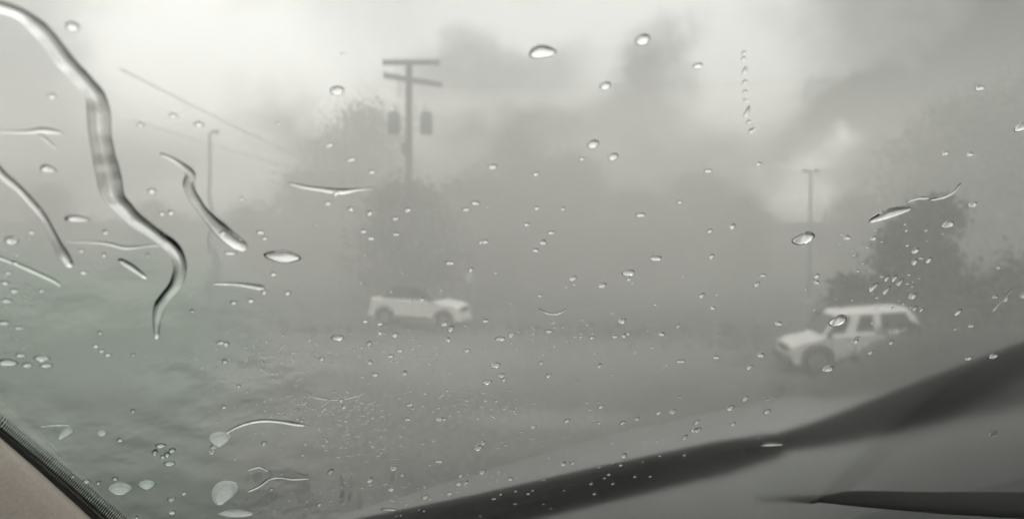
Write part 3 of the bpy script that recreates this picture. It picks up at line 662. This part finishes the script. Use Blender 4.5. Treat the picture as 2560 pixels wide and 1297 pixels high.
MARKS = [(x, y, 'the ' + lb.split(',')[0]) for x, y, w, h, tl, lb in BIG if 1] + [
 (1022, 170, 'the crossarms'), (1022, 300, 'the transformers'), (1020, 400, 'the foot of the pole shaft'), (526, 335, 'the left lamp head'), (522, 450, 'the left lamp post'), (2027, 427, 'the T-shaped lamp head'), (2025, 500, 'the T-shaped lamp post'),
 (1030, 735, 'the roof of the middle SUV'), (1150, 765, 'the nose of the middle SUV'), (935, 760, 'the tail of the middle SUV'), (1040, 830, 'the sill of the middle SUV'), (2180, 775, 'the roof of the right SUV'), (1985, 880, 'the front bumper of the right SUV'),
 (2045, 890, 'the front wheel of the right SUV'), (2250, 830, 'the tail of the right SUV'), (2200, 650, 'the leaning tree'), (2450, 740, 'the dark bushes'), (1985, 1095, 'the wiper tip'), (1500, 1205, 'the middle of the wiper'), (1100, 1270, 'the lower wiper end'),
 (1120, 930, 'the pale wet patch on the lot'), (1400, 1040, 'the long pale streak on the ground'), (750, 930, 'the left wet patch'), (660, 1045, 'the arching streak'), (690, 1186, 'the scribbled water line'), (820, 467, 'the sagging water line'), (595, 706, 'the comet-shaped drop'),
 (570, 600, 'the short wavy rivulet'), (450, 655, 'the bend of the long rivulet'), (265, 420, 'the middle of the long rivulet'), (400, 830, 'the thin end of the long rivulet'), (110, 540, 'the second rivulet'), (150, 326, 'the upper left water line'),
 (2350, 488, 'the broken wavy streak'), (330, 662, 'the slanting smear'), (60, 1130, 'the gasket at lower left'), (280, 1290, 'the gasket at the bottom'), (60, 665, 'the pale slanting streak'), (900, 300, 'the left tree clump'), (1290, 340, 'the middle tree clump'), (1750, 480, 'the low tree line'), (2400, 250, 'the tall right trees')]
SEEN = set()
def where(x, y, kind):
    for f in (1, 0):
        for mx_, my_, nm in sorted(MARKS, key=lambda m: math.hypot(m[0] - x, m[1] - y))[:14]:
            d = math.hypot(mx_ - x, my_ - y)
            if d < 3: continue
            a = math.degrees(math.atan2(my_ - y, x - mx_)) % 360
            dr = ['right of', 'above and right of', 'above', 'above and left of', 'left of', 'below and left of', 'below', 'below and right of'][int((a + 22.5) // 45) % 8]
            pre = 'just ' if d < 55 else ('' if d < 140 else 'well ')
            words = (kind + ' ' + pre + dr + ' ' + nm).split()
            lb = ' '.join(words)
            if len(words) <= 16 and lb not in SEEN: SEEN.add(lb); return lb
    return lb
for x, y, w, h in SMALL:
    kd = 'small elongated raindrop' if w > 1.7 * h else ('small tall raindrop' if h > 1.3 * w else ('small oval raindrop' if w > 1.25 * h else 'small round raindrop'))
    drop(x, y, w + 2, h + 1, rnd.uniform(-8, 8), .5, label=where(x, y, kd), group='small raindrops on the windshield')
# bead trail
for k, (x, y, h) in enumerate(((1856, 128, 10), (1855, 142, 12), (1858, 172, 20), (1859, 200, 12), (1859, 225, 10), (1860, 246, 8), (1864, 275, 30), (1868, 300, 10), (1874, 322, 12), (1880, 318, 8))):
    drop(x, y, 11, h, 0, .35, label=('topmost', 'second', 'third', 'fourth', 'fifth', 'sixth', 'seventh', 'eighth', 'ninth', 'last')[k] + ' bead from the top in the vertical bead trail in the right-hand sky', group='bead trail in the right-hand sky', name='water_bead', cat='water bead')
# scattered fine drops, thicker over the lot and at the lower left
n_ = 0
while n_ < 90:
    x = rnd.uniform(0, 2540); y = rnd.uniform(480, 1290)
    if rnd.random() > .25 + .75 * (1 - abs(x - 1000) / 1600): continue
    if y > 1300 - (x - 850) * .25 and x > 900 and rnd.random() < .8: continue
    s = rnd.uniform(8, 14)
    drop(x, y, s * rnd.uniform(1, 1.6), s, 0, .45, label=where(x, y, 'tiny raindrop'), group='tiny raindrops on the windshield', name='tiny_raindrop'); n_ += 1
# fine spray as one mass
bm = bmesh.new()
def spray_at(x, y, s):
    c = Vector((*g2(x, y), 0)); ex = (Vector((*g2(x + s / 2, y), 0)) - c).length
    m = Matrix.Translation((c.x, c.y, GAP)) @ Matrix.Diagonal((ex, ex * rnd.uniform(.7, 1), ex * .5, 1))
    vs0 = [bm.verts.new(m @ Vector((math.cos(a) * r, math.sin(a) * r, z))) for r, z in ((1, 0), (.7, .75)) for a in [k * math.pi / 4 for k in range(8)]]
    tp = bm.verts.new(m @ Vector((0, 0, 1)))
    for i in range(8):
        j = (i + 1) % 8; bm.faces.new((vs0[i], vs0[j], vs0[8 + j], vs0[8 + i])); bm.faces.new((vs0[8 + i], vs0[8 + j], tp))
    bm.faces.new(vs0[:8][::-1])
for cx, cy, sx_, sy_, n in ((680, 890, 90, 30, 130), (820, 1010, 80, 25, 140), (860, 1090, 90, 40, 90), (30, 780, 40, 90, 110), (1180, 1000, 60, 35, 50), (980, 870, 80, 30, 50), (1400, 840, 70, 30, 40), (900, 1240, 120, 30, 60), (1250, 1200, 200, 50, 60), (1040, 980, 500, 170, 220), (2200, 700, 90, 70, 40)):
    for k in range(n): spray_at(rnd.gauss(cx, sx_), rnd.gauss(cy, sy_), rnd.uniform(4, 8.5))
sp = obj('fine_spray', bm, wm, smooth=True); sp.matrix_basis = GM; tag(sp, 'fine misty spray speckling the lower windshield', 'spray', kind='stuff')

def rivulet(pts, label, hf=.27, name='water_rivulet', seg=5):
    """a flat-bottomed bead of water running along a path on the pane: (px, py, width px)"""
    P = []
    for i in range(len(pts) - 1):
        a = pts[max(i - 1, 0)]; b = pts[i]; c = pts[i + 1]; d = pts[min(i + 2, len(pts) - 1)]
        for k in range(seg):
            s = k / seg
            P.append(tuple(.5 * (2 * b[q] + (c[q] - a[q]) * s + (2 * a[q] - 5 * b[q] + 4 * c[q] - d[q]) * s * s + (3 * b[q] - a[q] - 3 * c[q] + d[q]) * s ** 3) for q in range(3)))
    P.append(pts[-1]); bm = bmesh.new(); rg = []; K = 12
    for i, (x, y, w) in enumerate(P):
        c = Vector((*g2(x, y), 0)); p0 = Vector((*g2(P[max(i - 1, 0)][0], P[max(i - 1, 0)][1]), 0)); p1 = Vector((*g2(P[min(i + 1, len(P) - 1)][0], P[min(i + 1, len(P) - 1)][1]), 0))
        d = (p1 - p0).normalized(); s_ = Vector((d.y, -d.x, 0))
        hw = (Vector((*g2(x + w * .44, y), 0)) - c).length * (1 + .10 * mnoise.noise((x * .03, y * .03, 1)))
        if i in (0, len(P) - 1): hw *= .12
        hh = hw * hf * (1 + .10 * mnoise.noise((x * .012, y * .012, 5)))
        wl, wr_ = (hw * (1 + .22 * mnoise.noise((x * .014, y * .014, sd_))) for sd_ in (3, 8))
        row = [bm.verts.new(c + s_ * (-math.cos(math.pi * k / K) * (wl if k < K / 2 else wr_)) + Vector((0, 0, GAP + hh * math.sin(math.pi * k / K) ** .9))) for k in range(K + 1)]
        rg.append(row)
    for a, b in zip(rg, rg[1:]):
        for k in range(K): bm.faces.new((a[k], a[k + 1], b[k + 1], b[k]))
        bm.faces.new((a[K], a[0], b[0], b[K])).smooth = False
    bm.faces.new(rg[0]); bm.faces.new(rg[-1]); bmesh.ops.recalc_face_normals(bm, faces=bm.faces[:])
    for f in bm.faces: f.smooth = True
    o = obj(name, bm, wm); o.matrix_basis = GM
    return tag(o, label, 'water streak', 'water streaks on the windshield')
rivulet([(-60, -5, 40), (0, 12, 44), (60, 36, 48), (110, 80, 60), (155, 140, 62), (200, 190, 62), (238, 232, 60), (247, 285, 66), (250, 335, 66), (262, 390, 70), (274, 440, 68), (290, 492, 66), (335, 540, 56), (385, 578, 48), (428, 610, 46), (450, 655, 38), (438, 705, 40), (404, 750, 36), (393, 795, 24), (392, 840, 14)],
        'long winding rivulet running from the top left corner down to the lower left', .11)
rivulet([(400, 378, 10), (440, 398, 18), (474, 428, 28), (470, 458, 30), (492, 500, 30), (530, 545, 36), (570, 585, 52), (600, 608, 46), (612, 620, 12)], 'short wavy rivulet ending in a bright fat drop left of the flat lens drop', .34)
rivulet([(-40, 370, 36), (0, 425, 34), (50, 470, 30), (100, 525, 28), (135, 585, 26), (160, 632, 36), (178, 662, 18)], 'second rivulet at far left, left of the long winding one', .25)
rivulet([(160, 598, 6), (225, 599, 8), (270, 603, 14), (315, 613, 16), (360, 609, 9), (410, 606, 5)], 'thin horizontal water line joining the long rivulet from the left')
rivulet([(-30, 322, 8), (30, 324, 10), (75, 324, 14), (112, 320, 22), (160, 328, 8)], 'thin horizontal water line at the left edge, upper left')
rivulet([(96, 330, 8), (118, 345, 12), (140, 366, 8)], 'tiny branch dripping off the upper left water line')
rivulet([(296, 640, 16), (330, 662, 24), (368, 690, 14)], 'short bright slanting smear inside the bend of the long rivulet')
rivulet([(720, 452, 7), (760, 462, 14), (800, 467, 18), (850, 473, 24), (890, 469, 12), (935, 467, 4)], 'thin sagging water line left of centre at tree top height')
rivulet([(765, 972, 3), (790, 987, 5), (842, 992, 6), (890, 984, 5), (908, 974, 3)], 'thin dark upward-curving arc of water low on the glass left of centre')
rivulet([(1345, 766, 4), (1362, 775, 7), (1383, 779, 8), (1402, 774, 7), (1414, 764, 3)], 'small smile-shaped arc of water right of the middle SUV')
rivulet([(528, 703, 5), (580, 703, 14), (620, 707, 22), (648, 712, 24), (662, 716, 8)], 'comet-shaped drop with a tail to the left, below the flat lens drop')
rivulet([(560, 1078, 8), (600, 1056, 14), (650, 1044, 16), (700, 1046, 16), (740, 1053, 18), (762, 1056, 8)], 'arching water streak low on the glass at left of centre')
rivulet([(2168, 548, 16), (2200, 534, 34), (2235, 524, 28), (2275, 516, 8)], 'fat left piece of the broken wavy streak at upper right')
rivulet([(2262, 500, 6), (2290, 490, 10), (2318, 490, 7)], 'small middle piece of the broken wavy streak at upper right')
rivulet([(2318, 494, 6), (2350, 488, 12), (2378, 476, 10), (2398, 452, 6)], 'right piece of the broken wavy streak at upper right, curling upward')
rivulet([(-20, 630, 10), (40, 652, 16), (95, 676, 20), (135, 695, 18), (152, 708, 6)], 'pale slanting streak at the left edge below the second rivulet')
rivulet([(100, 1058, 5), (140, 1054, 8), (180, 1055, 5)], 'thin short water line above the drip at lower left')
rivulet([(618, 1222, 6), (650, 1206, 12), (672, 1190, 12), (700, 1186, 7), (735, 1190, 10), (775, 1188, 5)], 'dark scribbled water line at the bottom, right of the tall blob')
rivulet([(620, 1168, 5), (648, 1160, 9), (668, 1170, 5)], 'small dark water mark above the scribbled line')
rivulet([(2478, 772, 6), (2500, 745, 9), (2530, 712, 5)], 'faint slanting streak at the right edge beyond the dark bush')
# rippled sheet of water running down the left part of the pane
bm = bmesh.new(); gr = {}
XS = [-700, -500, -350] + [-260 + 1180 * i / 190 for i in range(191)] + [1100 + 150 * k for k in range(14)]
YS = [-180, 0, 120, 240, 330] + [380 + 930 * j / 170 for j in range(171)]
nx, ny = len(XS) - 1, len(YS) - 1
for i in range(nx + 1):
    for j in range(ny + 1):
        x, y = XS[i], YS[j]
        u, v = g2(x, y)
        e = (1 - sst(430 + 230 * sst(500, 1100, y), 900, x)) * sst(390, 640, y)
        e *= .3 + .7 * sst(560, 900, y)
        h = .0009 + .0012 * mnoise.noise((u * 15, v * 15, 0)) + .00080 * mnoise.noise((u * 40, v * 40, 3)) + .00018 * mnoise.noise((u * 150, v * 180, 9))
        e *= sst(0, 1, max(0, min(1, .75 + 1.2 * mnoise.noise((u * 9, v * 9, 7)))))
        gr[i, j] = (u, v, GAP * .3 + max(0, h) * e)
tv = {k: bm.verts.new(v) for k, v in gr.items()}; bv = {k: bm.verts.new((v[0], v[1], GAP * .15)) for k, v in gr.items()}
for i in range(nx):
    for j in range(ny):
        q = ((i, j), (i + 1, j), (i + 1, j + 1), (i, j + 1))
        bm.faces.new([tv[k] for k in q[::-1]]); bm.faces.new([bv[k] for k in q])
fw = bpy.data.materials.new('hazy_water_sheet'); fw.use_nodes = True; t = fw.node_tree; t.nodes.clear()
o_ = t.nodes.new('ShaderNodeOutputMaterial'); g_ = t.nodes.new('ShaderNodeBsdfGlass'); g_.inputs['IOR'].default_value = 1.333;  t.links.new(g_.outputs[0], o_.inputs[0])
co = t.nodes.new('ShaderNodeTexCoord'); sx = t.nodes.new('ShaderNodeSeparateXYZ'); t.links.new(co.outputs['Object'], sx.inputs[0])
nz = t.nodes.new('ShaderNodeTexNoise'); nz.inputs['Scale'].default_value = 14; nz.inputs['Detail'].default_value = 3; t.links.new(co.outputs['Object'], nz.inputs['Vector'])
xw = M2('ADD', sx.outputs[0], M2('MULTIPLY', M2('SUBTRACT', nz.outputs['Fac'], .5), .12)); yw = M2('ADD', sx.outputs[1], M2('MULTIPLY', M2('SUBTRACT', nz.outputs['Fac'], .5), .12))
def smr(v, a_, b_, c_, d_):
    m_ = t.nodes.new('ShaderNodeMapRange'); m_.interpolation_type = 'SMOOTHSTEP'; t.links.new(v, m_.inputs[0])
    for i_, q_ in enumerate((a_, b_, c_, d_)): m_.inputs[i_ + 1].default_value = q_
    return m_.outputs[0]
msk = M2('MULTIPLY', smr(xw, g2(860, 800)[0], g2(380, 800)[0], 0, 1), smr(yw, g2(300, 520)[1], g2(300, 760)[1], 0, 1))
t.links.new(M2('MULTIPLY', msk, .08), g_.inputs['Roughness'])
mc_ = t.nodes.new('ShaderNodeMix'); mc_.data_type = 'RGBA'; mc_.inputs[6].default_value = (1, 1, 1, 1); mc_.inputs[7].default_value = (.935, .985, .962, 1)   # colour turns faintly green towards the lower left
t.links.new(msk, mc_.inputs[0]); t.links.new(mc_.outputs[2], g_.inputs['Color'])
fl = obj('water_film', bm, fw, smooth=True); fl.matrix_basis = GM; tag(fl, 'rippled sheet of water over the left part of the windshield', 'water', kind='stuff')

# ------------------------------------------------------------------ haze
bm = bmesh.new(); box(bm, (0, 44, 7.2), (276, 190, 17.0))
hz = bpy.data.materials.new('rain_haze'); hz.use_nodes = True; t = hz.node_tree; t.nodes.clear()
o_ = t.nodes.new('ShaderNodeOutputMaterial'); v_ = t.nodes.new('ShaderNodeVolumePrincipled'); v_.inputs['Density'].default_value = .0145; v_.inputs['Color'].default_value = (.84, .833, .81, 1)
v_.inputs['Anisotropy'].default_value = 0.0
t.links.new(v_.outputs[0], o_.inputs['Volume'])
tag(obj('haze', bm, hz), 'grey rain haze filling the air', 'haze', kind='stuff')

def mist(name, label, c, size, dens, colr, scale, rot, lo, hi, zfade):
    bm = bmesh.new(); box(bm, (0, 0, 0), size); o = obj(name, bm); o.location = c
    m = bpy.data.materials.new(name); m.use_nodes = True; t = m.node_tree; t.nodes.clear(); o.data.materials.append(m)
    o_ = t.nodes.new('ShaderNodeOutputMaterial'); v_ = t.nodes.new('ShaderNodeVolumePrincipled'); v_.inputs['Color'].default_value = (*colr, 1); t.links.new(v_.outputs[0], o_.inputs['Volume'])
    co = t.nodes.new('ShaderNodeTexCoord'); mp = t.nodes.new('ShaderNodeMapping'); mp.inputs['Rotation'].default_value = rot; mp.inputs['Scale'].default_value = scale
    n = t.nodes.new('ShaderNodeTexNoise'); n.inputs['Scale'].default_value = 1; n.inputs['Detail'].default_value = 3; n.inputs['Roughness'].default_value = .5
    t.links.new(co.outputs['Object'], mp.inputs[0]); t.links.new(mp.outputs[0], n.inputs['Vector'])
    a = t.nodes.new('ShaderNodeMapRange'); a.interpolation_type = 'SMOOTHSTEP'; t.links.new(n.outputs['Fac'], a.inputs[0]); a.inputs[1].default_value = lo; a.inputs[2].default_value = hi; a.inputs[3].default_value = dens * .1; a.inputs[4].default_value = dens
    sz = t.nodes.new('ShaderNodeSeparateXYZ'); t.links.new(co.outputs['Object'], sz.inputs[0])
    f = t.nodes.new('ShaderNodeMapRange'); f.interpolation_type = 'SMOOTHSTEP'; t.links.new(sz.outputs[2], f.inputs[0]); f.inputs[1].default_value = zfade[0]; f.inputs[2].default_value = zfade[1]; f.inputs[3].default_value = 1; f.inputs[4].default_value = 0
    g = t.nodes.new('ShaderNodeMapRange'); g.interpolation_type = 'SMOOTHSTEP'
    ab = t.nodes.new('ShaderNodeMath'); ab.operation = 'ABSOLUTE'; t.links.new(sz.outputs[1], ab.inputs[0]); t.links.new(ab.outputs[0], g.inputs[0])
    g.inputs[1].default_value = size[1] / 2; g.inputs[2].default_value = size[1] * .2; g.inputs[3].default_value = 0; g.inputs[4].default_value = 1
    m1 = t.nodes.new('ShaderNodeMath'); m1.operation = 'MULTIPLY'; t.links.new(a.outputs[0], m1.inputs[0]); t.links.new(f.outputs[0], m1.inputs[1])
    m2_ = t.nodes.new('ShaderNodeMath'); m2_.operation = 'MULTIPLY'; t.links.new(m1.outputs[0], m2_.inputs[0]); t.links.new(g.outputs[0], m2_.inputs[1])
    t.links.new(m2_.outputs[0], v_.inputs['Density'])
    return tag(o, label, 'mist', kind='stuff')
a_ = mist('mist', 'drifting grey rain mist hiding the tree line', (0, 60, 6.9), (150, 26, 15.6), .12, (.34, .34, .33), (.06, .05, .22), (0, R(32), 0), .42, .60, (-3.0, 6.0))
a_ = mist('spray_mist', 'low pale spray blowing over the wet lot and the right-hand bank', (4, 27.5, 1.35), (64, 15, 3.6), .075, (.46, .47, .455), (.16, .12, .5), (0, R(15), 0), .42, .62, (-1.3, 1.5))
